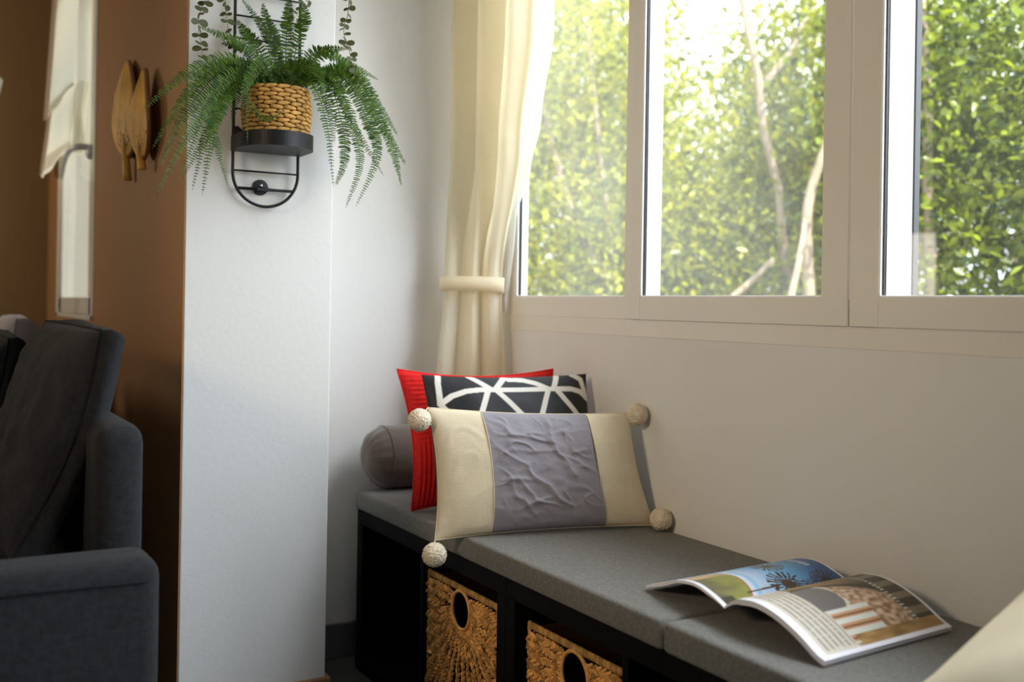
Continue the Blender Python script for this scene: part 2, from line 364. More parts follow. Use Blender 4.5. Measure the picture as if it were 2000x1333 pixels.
tree((5.2, 7.2, -.4), 'tall pale tree standing behind the hazy left tree', 'leafA', [((4.6, 7.0, 1.6), (1.0, 1.0, 1.5)), ((4.9, 7.6, 3.2), (1.0, 1.0, 1.1))], 13000, .065,
     [([(4.7, 7.1, -.4), (4.7, 7.1, 1.5), (4.75, 7.2, 2.9)], .06)])
tree((6.2, 6.6, -.4), 'tree standing in second row behind the forked pale trunk', 'leafA', [((6.1, 6.9, 1.45), (1.4, 1.2, 1.35)), ((7.3, 6.0, 2.2), (1.2, 1.2, 1.6)), ((7.0, 8.3, 1.85), (1.5, 1.5, 1.75))], 26000, .065,
     [([(6.3, 6.6, -.4), (6.3, 6.6, 1.2), (6.6, 6.5, 2.2)], .07)])
tree((6.6, 4.4, -.4), 'dark tree standing behind the dense tree of the right pane', 'leafB', [((6.6, 4.3, 1.5), (1.3, 1.5, 1.7)), ((6.6, 2.6, 1.5), (1.2, 1.2, 1.8))], 14000, .065,
     [([(6.6, 4.4, -.4), (6.6, 4.4, 1.5), (6.7, 4.3, 2.6)], .07)])

# ------------------------------------------------------------------ storage bench
def unit(y1, label, y0=None, bays=2):
    y0 = y1-.815
    t = empty('storage_unit', (1.3, (y0+y1)/2, 0), label, 'cabinet', 'black storage units under the bench cushions')
    x0, x1 = 1.085, 1.52
    O('top_panel', box(x0, x1, y0, y1, .398, .436, .0015, 1), 'blackwood', t, smooth=False)
    O('bottom_panel', box(x0, x1, y0, y1, 0, .036, .0015, 1), 'blackwood', t, smooth=False)
    for y in (y0, y1-.036): O('side_panel', box(x0, x1, y, y+.036, .0365, .3975, .0015, 1), 'blackwood', t, smooth=False)
    ym = (y0+y1)/2; O('divider', box(x0+.003, x1, ym-.009, ym+.009, .0365, .3975, .001, 1), 'blackwood', t, smooth=False)
    O('back_panel', box(x1+.0005, x1+.008, y0, y1, .0, .43), 'blackwood', t, smooth=False)
unit(2.678, 'black storage unit at the far end with an open bay and one wicker basket')
unit(1.8615, 'black storage unit with a wicker basket nearer the camera, below the open magazine')
unit(1.045, 'black storage unit at the near end of the bench, under the cream cushion')
def bench_cushion(y0, y1, label):
    b = box(1.078, 1.532, y0, y1, .437, .4885, .010, 3)
    o = O('bench_cushion', b, 'seat', loc=(1.3, (y0+y1)/2, .437), label=label, cat='cushion', group='grey felt cushions on the bench'); return o
bench_cushion(1.3465, 2.684, 'long grey felt bench cushion under the three throw pillows')
bench_cushion(-.02, 1.3425, 'grey felt bench cushion nearer the camera, under the right half of the magazine')

# ------------------------------------------------------------------ wicker baskets
def basket(yc, hole, label, seed, gaps):
    rnd = random.Random(seed)
    t = empty('wicker_basket', (1.28, yc, .037), label, 'basket', 'wicker baskets in the storage units')
    X = 1.101; y0, y1, z0, z1 = yc-.1725, yc+.1725, .040, .363
    hy, hz, hr = hole
    O('basket_wall', merge(box(X+.02, 1.47, y1-.012, y1-.006, z0, z1-.012), box(X+.02, 1.47, y0+.006, y0+.012, z0, z1-.012),
       box(1.462, 1.47, y0+.006, y1-.006, z0, z1-.012), box(X+.02, 1.47, y0+.006, y1-.006, z0, z0+.008)), 'hyacinth_dark', t, smooth=False)
    # frame rods seen through the gaps
    for k in range(9):
        y = y0+.012+(y1-y0-.024)*k/8
        if abs(y-hy) < hr+.012: continue
        O('warp_rod', tube([(X+.008, y, z0), (X+.008, y, z1-.006)], .0022, 5), 'straw', t)
    n = V((-1, 0, 0))
    def braid(pts, w0, w1):
        P = catmull(pts, 40); L = [0]
        for a, b in zip(P, P[1:]): L.append(L[-1]+(b-a).length)
        parts = []; s = 0; side = 1
        while s < L[-1]-.003:
            f = s/L[-1]; w = w0+(w1-w0)*f
            i = max(k for k in range(len(L)) if L[k] <= s); i = min(i, len(P)-2)
            q = P[i]+(P[i+1]-P[i])*((s-L[i])/max(1e-6, L[i+1]-L[i])); d = (P[i+1]-P[i]).normalized(); sd = d.cross(n)
            dd = d*1.0+sd*(-side*.55)+V((0, rnd.uniform(-.12, .12), rnd.uniform(-.12, .12)))
            parts.append(lump(q+sd*side*w*.24+n*rnd.uniform(0, .0035), dd, n, w*1.45, w*.52, w*.55, 6, 4))
            s += w*.46; side = -side
        return O('braid', merge(*parts), 'hyacinth', t)
    # braids fan out of the handle hole to the basket's edges
    N = 32
    for k in range(N):
        a = math.radians(-90-172+344*k/(N-1)); dy, dz = math.cos(a), math.sin(a)
        # distance to the border of the panel
        cand = []
        if dy > 1e-3: cand.append((y1-.006-hy)/dy)
        if dy < -1e-3: cand.append((y0+.006-hy)/dy)
        if dz > 1e-3: cand.append((z1-.018-hz)/dz)
        if dz < -1e-3: cand.append((z0-hz)/dz)
        R = min(cand)
        if R < hr+.012: continue
        if any(abs((k-g)) < .5 for g in gaps): continue
        st = V((X, hy+dy*(hr+.006), hz+dz*(hr+.006))); en = V((X, hy+dy*R, hz+dz*R))
        mid = (st+en)/2+V((0, 0, -.10*abs(dy)*(R-hr)))
        dA = math.radians(344/(N-1))
        braid([st, mid, en], max(.0075, (hr+.006)*dA*.95), min(.021, max(.009, (R)*dA*.70)))
        if (R)*dA > .021 and abs(dy) > .15:   # a second braid fills the widening gap
            a2 = a+dA/2; c2, s2_ = math.cos(a2), math.sin(a2); R2 = min([q for q in ((y1-.006-hy)/c2 if c2 > 1e-3 else 9, (y0+.006-hy)/c2 if c2 < -1e-3 else 9, (z1-.018-hz)/s2_ if s2_ > 1e-3 else 9, (z0-hz)/s2_ if s2_ < -1e-3 else 9)])
            r1 = hr+.38*(R2-hr); p0 = V((X+.003, hy+c2*r1, hz+s2_*r1-.03*abs(c2)*(R2-hr))); p1 = V((X+.003, hy+c2*R2, hz+s2_*R2))
            braid([p0, (p0+p1)/2+V((0, 0, -.05*abs(c2)*(R2-hr))), p1], .008, min(.019, R2*dA*.6))
    for sg, ye in ((1, y1-.006), (-1, y0+.006)):     # level braids under the rim, either side of the hole
        for kk, zz in enumerate((z1-.0235, z1-.041)):
            ys = hy+sg*(hr*(.72 if kk == 0 else .98)+.006)
            braid([(X, ye, zz-.004), (X-.001, (ys+ye)/2, zz+.001), (X, ys, zz-.003)], .0165, .015)
    ring = [V((X-.004, hy+math.cos(2*PI*k/28)*(hr+.003), hz+math.sin(2*PI*k/28)*(hr+.003))) for k in range(28)]
    O('handle_rim', tube(ring, .0042, 6, True), 'hyacinth', t)
    # rope-wound rim along the top and down the sides
    parts = []
    for k in range(86):
        y = y0+.003+(y1-y0-.006)*k/85
        parts.append(lump(V((X+.002, y, z1-.006)), V((.2, .35, 1)), V((-1, 0, .3)), .0165, .0048, .0105, 6, 4))
    O('rim', merge(*parts), 'straw', t)
    for y in (y0+.004, y1-.004): 
        parts = [lump(V((X+.002, y, z0+.006+k*.012)), V((0, .5 if k % 2 else -.5, 1)), n, .019, .0095, .010, 6, 4) for k in range(26)]
        O('edge_braid', merge(*parts), 'hyacinth', t)
basket(2.090, (2.083, .311, .040), 'wicker basket with round handle hole below the hanging cream pompom', 3, (24, 25))
basket(1.626, (1.622, .308, .042), 'wicker basket with round handle hole nearer the camera, below the magazine', 5, (3, 27))

# ------------------------------------------------------------------ pillows
def pillow(TL, TR, BL, BR, thick, pinch=.05, disp=None, back=.8):
    TL, TR, BL, BR = map(V, (TL, TR, BL, BR))
    N = ((TL-BL)+(TR-BR)).cross((TR-TL)+(BR-BL)).normalized()
    if N.y > 0: N = -N
    def P(u, v, side):   # u,v in -1..1 ; v up
        uu = u*(1-pinch*(1-v*v)); vv = v*(1-pinch*1.1*(1-u*u))
        a, b = (uu+1)/2, (vv+1)/2
        p = (TL*(1-a)+TR*a)*b+(BL*(1-a)+BR*a)*(1-b)
        t = max(0, (1-abs(u)**2.4)*(1-abs(v)**2.4))**.55
        d = disp(u, v) if (disp and side > 0) else 0
        e = min(1, 8*min(1-abs(u), 1-abs(v)))
        return p+N*(side*thick*t*(1 if side > 0 else back)+d*e)
    return P, N
def patch(P, u0, u1, nu, nv, side, v0=-1, v1=1):
    g = grid(lambda i, j: P(u0+(u1-u0)*i/(nu-1), v0+(v1-v0)*j/(nv-1), side), nu, nv)
    return g
def wool_ball(name, c, r, parent, m='pom', seed=0):
    bm = bmesh.new(); bmesh.ops.create_icosphere(bm, subdivisions=5, radius=1)
    for v in bm.verts:
        d = v.co.normalized(); h = noise.noise(d*9+V((seed, 0, 0)))*.05+noise.noise(d*23+V((0, seed, 0)))*.07+noise.noise(d*48)*.07+random.uniform(-.05, .03)
        v.co = V(c)+d*r*(1+h)
    bm.verts.index_update(); vf = ([tuple(v.co) for v in bm.verts], [tuple(v.index for v in f.verts) for f in bm.faces]); bm.free()
    return O(name, vf, m, parent)

# bolster at the back
t = empty('bolster', (1.3, 2.66, .489), 'taupe velvet bolster lying in the far corner of the bench', 'cushion')
R = .086; cyl = (1.3, 2.668, .4895+R)
prof = [(.004, -.198), (.02, -.2), (.045, -.196), (.066, -.184), (.079, -.165), (R-.001, -.145), (R, -.1), (R, 0), (R, .1), (R-.001, .15), (.07, .19), (.01, .2)]
vs, fs = lathe(prof, cyl, 64, 'x')
def ruck(v):
    x = v[0]-cyl[0]; k = max(0, (-.125-x)/.07); a = math.atan2(v[2]-cyl[2], v[1]-cyl[1])
    s = 1+.035*k*math.sin(a*17+math.sin(a*5)); return (v[0], cyl[1]+(v[1]-cyl[1])*s, cyl[2]+(v[2]-cyl[2])*s)
O('body', ([ruck(v) for v in vs], fs), 'taupe', t)
O('seam', tube([(cyl[0]-.148, cyl[1]+math.cos(2*PI*k/40)*(R+.0004), cyl[2]+math.sin(2*PI*k/40)*(R+.0004)) for k in range(40)], .0011, 5, True), 'taupe', t)

# red corduroy pillow
t = empty('corduroy_pillow', (1.3, 2.33, .49), 'red ribbed pillow standing behind the black and white pillow', 'pillow')
def rib(u, v):
    k = min(1, max(0, (v+.12+.35*(abs(u)-.7))*5)) if abs(u) > .5 else 0
    return .0023*(k*math.sin((v+.10*abs(u))*88)+(1-k)*math.sin(u*112))
P, N = pillow((1.083, 2.425, .834), (1.500, 2.345, .832), (1.088, 2.335, .4915), (1.500, 2.262, .4915), .055, .105, rib)
O('front', patch(P, -1, 1, 330, 90, 1), 'red', t); O('back', patch(P, -1, 1, 40, 40, -1), 'red', t)
O('piping', tube([P(u, v, 0) for u, v in [(-1+2*k/30, 1) for k in range(30)]+[(1, 1-2*k/30) for k in range(30)]+[(1-2*k/30, -1) for k in range(30)]+[(-1, -1+2*k/30) for k in range(30)]], .003, 6, True), 'red', t)

# black and white pillow
t = empty('patterned_pillow', (1.3, 2.2, .49), 'black pillow printed with white geometric lines, between red and cream pillows', 'pillow')
segs = []
def px(x, y): return ((x-395)/920*2-1, 1-(y-150)/410*1.0)
def pl(*pts):
    q = [px(*p) for p in pts]; segs.extend(zip(q, q[1:]))
pl((478, 150), (465, 200), (452, 330)); pl((462, 322), (520, 280), (600, 250), (690, 238), (900, 240), (1090, 240), (1200, 243), (1260, 262), (1315, 310))
pl((640, 150), (745, 240)); pl((830, 160), (760, 240)); pl((722, 240), (640, 430)); pl((765, 240), (920, 440)); pl((850, 170), (930, 175), (1000, 200), (1068, 240))
pl((1135, 150), (1095, 240)); pl((1066, 240), (985, 440)); pl((1110, 240), (1250, 440)); pl((1225, 150), (1272, 185), (1300, 300))
pl((452, 330), (560, 470), (640, 430), (920, 440), (1250, 440)); pl((640, 430), (560, 640)); pl((640, 430), (760, 640)); pl((920, 440), (830, 640)); pl((985, 440), (1080, 640)); pl((1250, 440), (1160, 640))
def seg_d(u, v):
    best = 9
    for (a, b), (c, d) in segs:
        ex, ey = (c-a), (d-b)*.89; px_, py_ = u-a, (v-b)*.89
        tt = max(0, min(1, (px_*ex+py_*ey)/(ex*ex+ey*ey+1e-9)))
        best = min(best, math.hypot(px_-ex*tt, py_-ey*tt))
    return best
P, N = pillow((1.090, 2.295, .829), (1.512, 2.207, .829), (1.094, 2.205, .4915), (1.512, 2.125, .4915), .050, .045, lambda u, v: .0025*noise.noise(V((u*3, v*4, 1))))
g = patch(P, -1, 1, 260, 170, 1)
cols = []
for j in range(170):
    for i in range(260):
        d = seg_d(-1+2*i/259, -1+2*j/169)
        k = min(1, max(0, (.036-d)/.006)); cols.append((.014+.80*k, .014+.77*k, .016+.70*k, 1))
O('front', g, 'bw', t, paint=cols)
gb = patch(P, -1, 1, 40, 40, -1); O('back', gb, 'bw', t, paint=[(.014, .014, .016, 1)]*1600)

# cream and grey lumbar pillow with pompoms
t = empty('pompom_pillow', (1.26, 2.0, .49), 'cream lumbar pillow with wide grey band and corner pompoms, front of the bench', 'pillow')
def crease(u, v):
    if not (-.52 < u < .53): return .0050*noise.noise(V((u*2.2+v*1.1, v*1.1-u*1.2, 4)))+.0011*max(0, 1-abs(noise.noise(V((u*2.4-v*1.6, v*1.2+u*2, 8))))*5)
    e = min(1, 6*min(u+.52, .53-u)+.15); uu = u+.05*noise.noise(V((u*5, v*5, 1))); vv = v+.10*noise.noise(V((u*4, v*4, 6)))
    h = .0030*noise.noise(V((u*3, v*3, 5)))+.0016*noise.noise(V((u*9, v*8, 3)))
    a = noise.noise(V((u*3.2-v*1.2, v*3.6+u*3.2, 9))); h += .0030*max(0, 1-abs(a)*6)*max(0, .4+noise.noise(V((u*3, v*3, 15)))*2)
    for (p0, p1, am, wd) in FOLDS:
        ex, ey = p1[0]-p0[0], p1[1]-p0[1]; L2 = ex*ex+ey*ey
        t_ = max(0, min(1, ((uu-p0[0])*ex+(vv-p0[1])*ey)/L2)); dx, dy = uu-p0[0]-ex*t_, (vv-p0[1]-ey*t_)*.55
        d = math.hypot(dx, dy)
        if d < wd*3: h += .8*am*math.exp(-(d/wd)**2)*(1 if dy > 0 else .7)*math.sin(PI*(.12+.76*t_))**.5
    return h*e
FOLDS = []
def fold(am, wd, *pts):
    q = []
    for x, y in pts:
        t_ = (y-380)/650; q.append((-.515+1.045*(x-(720+60*t_))/(585+45*t_), 1-2*t_))
    FOLDS.extend((q[i], q[i+1], am, wd) for i in range(len(q)-1))
fold(.0060, .030, (760, 600), (930, 690), (1060, 800), (1200, 930)); fold(.0062, .032, (1050, 420), (1080, 540), (1140, 650), (1210, 750))
fold(.0042, .026, (750, 430), (870, 500), (960, 540)); fold(.0050, .03, (1000, 385), (1110, 410)); fold(.0036, .024, (770, 650), (880, 602), (1100, 600))
fold(.0036, .022, (1080, 500), (1330, 490)); fold(.0042, .026, (1150, 490), (1230, 620), (1380, 600)); fold(.0038, .026, (780, 790), (900, 770), (980, 830))
fold(.0045, .028, (1150, 640), (1290, 720), (1400, 760)); fold(.0036, .026, (960, 900), (1080, 860)); fold(.0036, .024, (800, 520), (1000, 500)); fold(.0040, .03, (800, 700), (900, 860), (1010, 960)); fold(.0036, .03, (1250, 820), (1380, 900))
P, N = pillow((1.022, 2.115, .768), (1.494, 1.995, .750), (1.012, 2.050, .484), (1.516, 1.920, .4955), .050, .055, crease, .7)
O('side_panel', patch(P, -1, -.515, 50, 90, 1), 'cream', t)
O('side_panel', patch(P, .53, 1, 50, 90, 1), 'cream', t)
O('centre_panel', patch(P, -.515, .53, 150, 120, 1), 'greyfab', t, label='crumpled grey band')
O('back_panel', patch(P, -1, 1, 50, 40, -1), 'cream', t)
for uu in (-.515, .53):
    O('seam', tube([P(uu, -1+2*k/50, 1)+N*.0006 for k in range(51)], .0012, 5), 'cream', t)
O('piping', tube([P(u, v, 0) for u, v in [(-1+2*k/40, 1) for k in range(40)]+[(1, 1-2*k/40) for k in range(40)]+[(1-2*k/40, -1) for k in range(40)]+[(-1, -1+2*k/40) for k in range(40)]], .0016, 6, True), 'cream', t)
for i, (cor, c, r) in enumerate([((-1, 1), (.997, 2.106, .742), .0255), ((1, 1), (1.508, 1.985, .7465), .0262), ((-1, -1), (1.012, 2.050, .452), .0265), ((1, -1), (1.508, 1.888, .5155), .0255)]):
    b = wool_ball('pompom', c, r, t, seed=i*3.1)
    O('cord', tube([P(cor[0], cor[1], 0), V(c)], .0016, 5), 'pom', b)

# plain cushion in the near right corner
t = empty('throw_pillow', (1.3, .7, .49), 'plain cream throw pillow at the near end of the bench, cut by the frame', 'pillow')
def near_pillow():
    A, B, C_, D = V((1.135, .905, .502)), V((1.505, .885, .692)), V((1.505, .45, .692)), V((1.13, .43, .502))
    n = (B-A).cross(D-A).normalized(); n = n if n.z > 0 else -n
    def P(u, v, s):
        uu = u*(1-.05*(1-v*v)); vv = v*(1-.05*(1-u*u)); a, b = (uu+1)/2, (vv+1)/2
        p = (A*(1-a)+B*a)*b+(D*(1-a)+C_*a)*(1-b)
        h = max(0, (1-abs(u)**2.4)*(1-abs(v)**2.4))**.5
        return p+n*((s*.060 if s > 0 else -.010)*h+(.006*noise.noise(V((u*2.5, v*2.5, 3))) if s > 0 else 0)*h)
    return P
P = near_pillow()
O('front', patch(P, -1, 1, 60, 60, 1), 'cream', t)
O('back', patch(P, -1, 1, 30, 30, -1), 'cream', t)
O('piping', tube([P(u, v, 0) for u, v in [(-1+2*k/40, 1) for k in range(40)]+[(1, 1-2*k/40) for k in range(40)]+[(1-2*k/40, -1) for k in range(40)]+[(-1, -1+2*k/40) for k in range(40)]], .0022, 6, True), 'cream', t)

# ------------------------------------------------------------------ open magazine
t = empty('magazine', (1.3, 1.27, .4886), 'open magazine with palm and arch photographs lying across the cushion joint', 'magazine')
X0, X1 = 1.145, 1.455
def spine(s): return 1.270+.022*s
LP = [(0, .5205), (.006, .5235), (.036, .5320), (.08, .5385), (.13, .5320), (.18, .5140), (.232, .4980)]
RP = [(0, .5205), (.006, .5260), (.025, .5390), (.05, .5450), (.08, .5465), (.12, .5390), (.16, .5235), (.195, .5050), (.213, .4985)]
def prof_fn(PR):
    c = catmull([(p[0], p[1], 0) for p in PR], 120)
    L = [0]
    for a, b in zip(c, c[1:]): L.append(L[-1]+(b-a).length)
    def f(q):
        s = q*L[-1]; i = min(max(k for k in range(len(L)) if L[k] <= s+1e-9), len(c)-2)
        w = (s-L[i])/max(1e-9, L[i+1]-L[i]); p = c[i]+(c[i+1]-c[i])*w; d = (c[i+1]-c[i]).normalized()
        return p.x, p.y, d.x, d.y
    return f
fL, fR = prof_fn(LP), prof_fn(RP)
def page_pt(f, sgn, q, s, off):
    y, z, dy, dz = f(q); y -= dz*off*-1*0; 
    ny, nz = -dz, dy
    return V((X0+(X1-X0)*s+(.10*y if sgn > 0 else 0), spine(s)+sgn*(y+ny*off), z+nz*off))
def block(f, sgn, o0, o1, q1=1.0):
    n = 40
    loop = [(i/n*q1, o0) for i in range(n+1)]+[(i/n*q1, o1) for i in range(n, -1, -1)]
    m = len(loop); vs = []
    for s in (0, 1):
        for q, o in loop:
            oo = o*min(1, .25+q*4)
            vs.append(tuple(page_pt(f, sgn, q, s, oo)))
    fs = [(i, (i+1) % m, m+(i+1) % m, m+i) for i in range(m)]
    for i in range(n): fs.append((i, i+1, 2*n+1-i-1, 2*n+1-i)); fs.append((m+i, m+2*n+1-i, m+2*n-i, m+i+1))
    return vs, fs
O('page_block', block(fL, 1, -.0002, -.0042), 'page', t, smooth=False)
O('page_block', block(fR, -1, -.0002, -.0028, .985), 'page', t, smooth=False)
O('page_block', block(fR, -1, -.0032, -.0052, 1.0), 'page', t, smooth=False)
O('page_block', block(fR, -1, -.0055, -.0080, 1.045 if False else 1.0), 'page', t, smooth=False)
O('cover', block(fL, 1, -.0044, -.0049), 'greyfab', t, smooth=False); O('cover', block(fR, -1, -.0082, -.0087), 'greyfab', t, smooth=False)
def lerp3(a, b, k): k = min(1, max(0, k)); return tuple(a[i]+(b[i]-a[i])*k for i in range(3))
def n2(x, y, z=0): return noise.noise(V((x, y, z)))
def paint_left(s, q):
    if s < .028 or s > .985 or q > .985: return (.86, .84, .88)
    hill = .31-.9*(q-.30)**2 if q < .3 else .31-.35*(q-.3)**1.6
    sky = lerp3((.72, .74, .86), (.16, .50, .82), (s-hill)/.28)
    sky = lerp3(sky, (.012, .085, .30), (s-.62+(.35-q)*.25)/.32)
    if abs(s-hill-.055) < .018 and q < .5: sky = lerp3(sky, (.18, .55, .8), .7)
    c = sky
    if s < hill:
        k = (hill-s)/.28+.5*n2(s*9, q*12)
        c = lerp3((.30, .30, .06), (.13, .115, .06), k) if q < .42 else lerp3((.62, .42, .22), (.34, .30, .15), k*.6+.9*n2(s*6, q*7, 3))
        if q < .1 and s < .12: c = (.05, .05, .02)
        if abs(s-hill) < .012: c = (.42, .16, .05)
    # palms: trunk and feathered heads
    if abs(q-(.095+.01*(s-.25)/.3)) < .010 and .24 < s < .57: c = (.10, .055, .03)
    for hs, hq, sz, col in ((.57, .10, .19, (.055, .028, .012)), (.63, .44, .15, (.11, .06, .03)), (.86, .06, .15, (.012, .016, .02)), (.74, -.02, .13, (.02, .02, .015))):
        dx, dy = (s-hs)*1.43, q-hq; r = math.hypot(dx, dy); a = math.atan2(dy, dx)
        if r < sz and (r < sz*.34 or math.sin(a*19+n2(a*3, r*9)*4) > (-.45 if r < sz*.65 else .1+.6*n2(a*9, r*20))): c = col
    if .86 < s < .90 and .30 < q < .52 and math.sin(q*190) > -.2: c = (.75, .8, .88)
    return c
def paint_right(s, q):
    if s < .055 or s > .982 or q > .955 or q < .02: return (.86, .84, .90)
    base = lerp3((.62, .48, .34), (.30, .17, .07), .5+.9*n2(s*7, q*7, 5))
    c = base
    if s < .30:   # printed text strip along the foot of the page
        c = (.66, .60, .50)
        if q > .2 and math.sin(s*160) > .1 and .07 < s < .285 and n2(s*14, q*90) > -.35 and q < .93: c = (.33, .28, .22)
        if q < .2: c = (.62, .55, .47)
    else:
        # round arch over columns
        r = math.hypot((s-.30)/.62, (q-.70)/.46)
        if .88 < r < 1.0: c = (.045, .028, .015)
        elif .78 < r <= .88: c = lerp3((.62, .43, .28), (.2, .1, .05), .5+.8*n2(s*30, q*30))
        elif r <= .78 and q > .2:
            c = lerp3((.66, .46, .30), (.26, .13, .06), .5+1.3*n2(s*24, q*24, 2))
        if r >= 1.0: c = lerp3((.30, .18, .06), (.06, .035, .015), (s-.55)/.4+.6*n2(s*6, q*6))
        if s > .82: 
            c = (.05, .04, .02) if math.sin(q*38) > -.2 else (.22, .17, .10)
            if abs(s-.815) < .03 and math.sin(q*170) > .3: c = (.6, .58, .5)
        # row of columns
        if .60 < q < .93 and .30 < s < .62-.15*(q-.6):
            c = (.66, .66, .58) if math.sin(q*62) > .1 else (.58, .28, .13)
            if math.sin(q*62) < -.85: c = (.16, .08, .04)
        if q > .86 and s > .33: c = lerp3((.44, .26, .08), (.22, .11, .03), .5+n2(s*9, q*20))
    # grey arched doorway
    if .28 < s < .52 and .28 < q < .62:
        top = .44+.075*math.sqrt(max(0, 1-((q-.45)/.17)**2))
        if s < top: c = (.155, .14, .13)
        elif s < top+.03: c = (.70, .60, .48)
    return c
def printed(f, sgn, fn, label):
    nu, nv = 130, 180; vs, cols = [], []
    for j in range(nv):
        for i in range(nu):
            q, s = i/(nu-1), j/(nv-1); vs.append(tuple(page_pt(f, sgn, .004+q*.995, .001+s*.998, .0003))); cols.append(tuple(fn(s, q))+(1,))
    fs = [(j*nu+i, j*nu+i+1, (j+1)*nu+i+1, (j+1)*nu+i) for j in range(nv-1) for i in range(nu-1)]
    O('printed_page', (vs, fs), 'print', t, label=label, paint=cols)
printed(fL, 1, paint_left, 'page with a palm tree and blue sky photograph')
printed(fR, -1, paint_right, 'page with a stone arch photograph and text')

# ------------------------------------------------------------------ curtains
def curtain(name, label, levels, folds, amp, m, phase, nu=150, nz=70, group=None):
    # levels: (z, Lx, Ly, Rx, Ry, amp)
    zs = [l[0] for l in levels]
    def at(z):
        k = max(0, min(len(levels)-2, next((i for i in range(len(levels)-1) if z >= zs[i+1]), len(levels)-2)))
        a, b = levels[k], levels[k+1]; f = (a[0]-z)/(a[0]-b[0]); f = max(0, min(1, f)); f = f*f*(3-2*f)
        return [a[i]+(b[i]-a[i])*f for i in range(1, 6)]
    def P(i, j):
        u = i/(nu-1); z = zs[0]+(zs[-1]-zs[0])*j/(nz-1)
        lx, ly, rx, ry, am = at(z)
        p = V((lx+(rx-lx)*u, ly+(ry-ly)*u, z)); n = V((-(ry-ly), rx-lx, 0)).normalized()
        n = -n if n.x > 0 else n
        w = math.sin(2*PI*folds*u+phase+.5*math.sin(2*PI*u*1.3+z*1.1))+.18*math.sin(2*PI*folds*2.1*u+1.3+z*.6)
        ed = min(1, u*9, (1-u)*9)
        return p+n*(am*(w*ed+.6))
    return grid(P, nu, nz)
c1 = empty('linen_curtain', (1.44, 2.6, .68), 'cream linen curtain tied back in the corner left of the window', 'curtain', 'curtains at the left end of the window')
O('drape', curtain('c', '', [(2.45, 1.40, 2.72, 1.485, 2.28, .050), (1.75, 1.392, 2.71, 1.480, 2.40, .048), (1.45, 1.380, 2.71, 1.482, 2.475, .034), (1.08, 1.352, 2.705, 1.497, 2.622, .017), (1.03, 1.352, 2.705, 1.497, 2.622, .017), (.80, 1.325, 2.69, 1.500, 2.605, .022), (.66, 1.315, 2.68, 1.505, 2.60, .024)], 2.6, 0, 'linen', .4), 'linen', c1)
tb = []
for k in range(49):
    a = 2*PI*k/48; tb.append(V((1.4245, 2.6635, 1.058))+V((.145/2*1.08, -.083/2*1.08, 0))*math.cos(a)+V((-.50, -.87, 0))*.036*math.sin(a)-V((.008, .009, 0)))
vs, fs = [], []
for k, p in enumerate(tb[:48]):
    c0 = V((1.4245, 2.6635, 0)); out = (V((p.x, p.y, 0))-c0).normalized()
    for (dz, off) in ((-.021, 0), (-.021, .003), (.021, .003), (.021, 0)): vs.append(tuple(p+out*off+V((0, 0, dz+.003*math.sin(k*.13)))))
for k in range(48):
    for e in range(4):
        a = k*4+e; b = k*4+(e+1) % 4; n_ = ((k+1) % 48)*4; fs.append((a, b, n_+(e+1) % 4, n_+e))
O('tieback', (vs, fs), 'linen', c1, label='linen tieback band')
c2 = O('sheer_curtain', curtain('s', '', [(2.45, 1.505, 2.66, 1.522, 2.30, .006), (1.75, 1.505, 2.66, 1.520, 2.395, .006), (1.52, 1.505, 2.66, 1.520, 2.452, .006), (1.38, 1.505, 2.66, 1.519, 2.505, .005), (1.25, 1.507, 2.665, 1.518, 2.58, .004), (.98, 1.507, 2.665, 1.518, 2.62, .004)], 6, 0, 'sheer', .4, 120, 50), 'sheer', loc=(1.51, 2.5, .98),
   label='white sheer curtain hanging between the linen curtain and the glass', cat='curtain', group='curtains at the left end of the window')
cr_ = O('curtain_rail', merge(box(1.36, 1.53, -.9, 2.78, 2.45, 2.475, .003)), 'plastic', loc=(1.45, 1, 2.45), smooth=False, label='white rail carrying the linen and sheer curtains above the window', cat='rail')

# ------------------------------------------------------------------ plant ladder on the column
lad = empty('plant_ladder', (.73, 2.40, 1.2), 'black metal wall ladder with round tray screwed to the white column', 'plant stand')
xl, xr, YL = .652, .807, 2.401
arc = [V(((xl+xr)/2-(xr-xl)/2*math.cos(a), YL, 1.300-.078*math.sin(a))) for a in [PI*k/24 for k in range(25)]]
O('rail', tube([V((xl, YL, 2.35))]+[V((xl, YL, z)) for z in (2.0, 1.6, 1.4)]+arc+[V((xr, YL, z)) for z in (1.4, 1.6, 2.0, 2.35)], .0036, 10), 'black_metal', lad)
for z in (1.3025, 1.395, 1.445, 1.500, 1.556, 1.608, 1.660, 1.712, 1.764, 1.816, 1.868, 1.92): O('rung', tube([(xl, YL, z), (xr, YL, z)], .0022, 8), 'black_metal', lad)
O('lower_bar', tube([(xl+.013, YL, 1.262), (xr-.013, YL, 1.262)], .0036, 8), 'black_metal', lad)
mp_ = O('wall_mount', merge(lathe([(.003, .0), (.018, .0), (.0185, -.003), (.017, -.006), (.003, -.007)], (.722, 2.419, 1.268), 32, 'y'), box(.708, .738, 2.396, 2.418, 1.258, 1.266, .001)), 'black_metal', lad, smooth=False)
O('screw', lathe([(.001, -.007), (.0045, -.0072), (.0040, -.0095), (.001, -.0105)], (.722, 2.419, 1.272), 14, 'y'), 'steel', mp_)
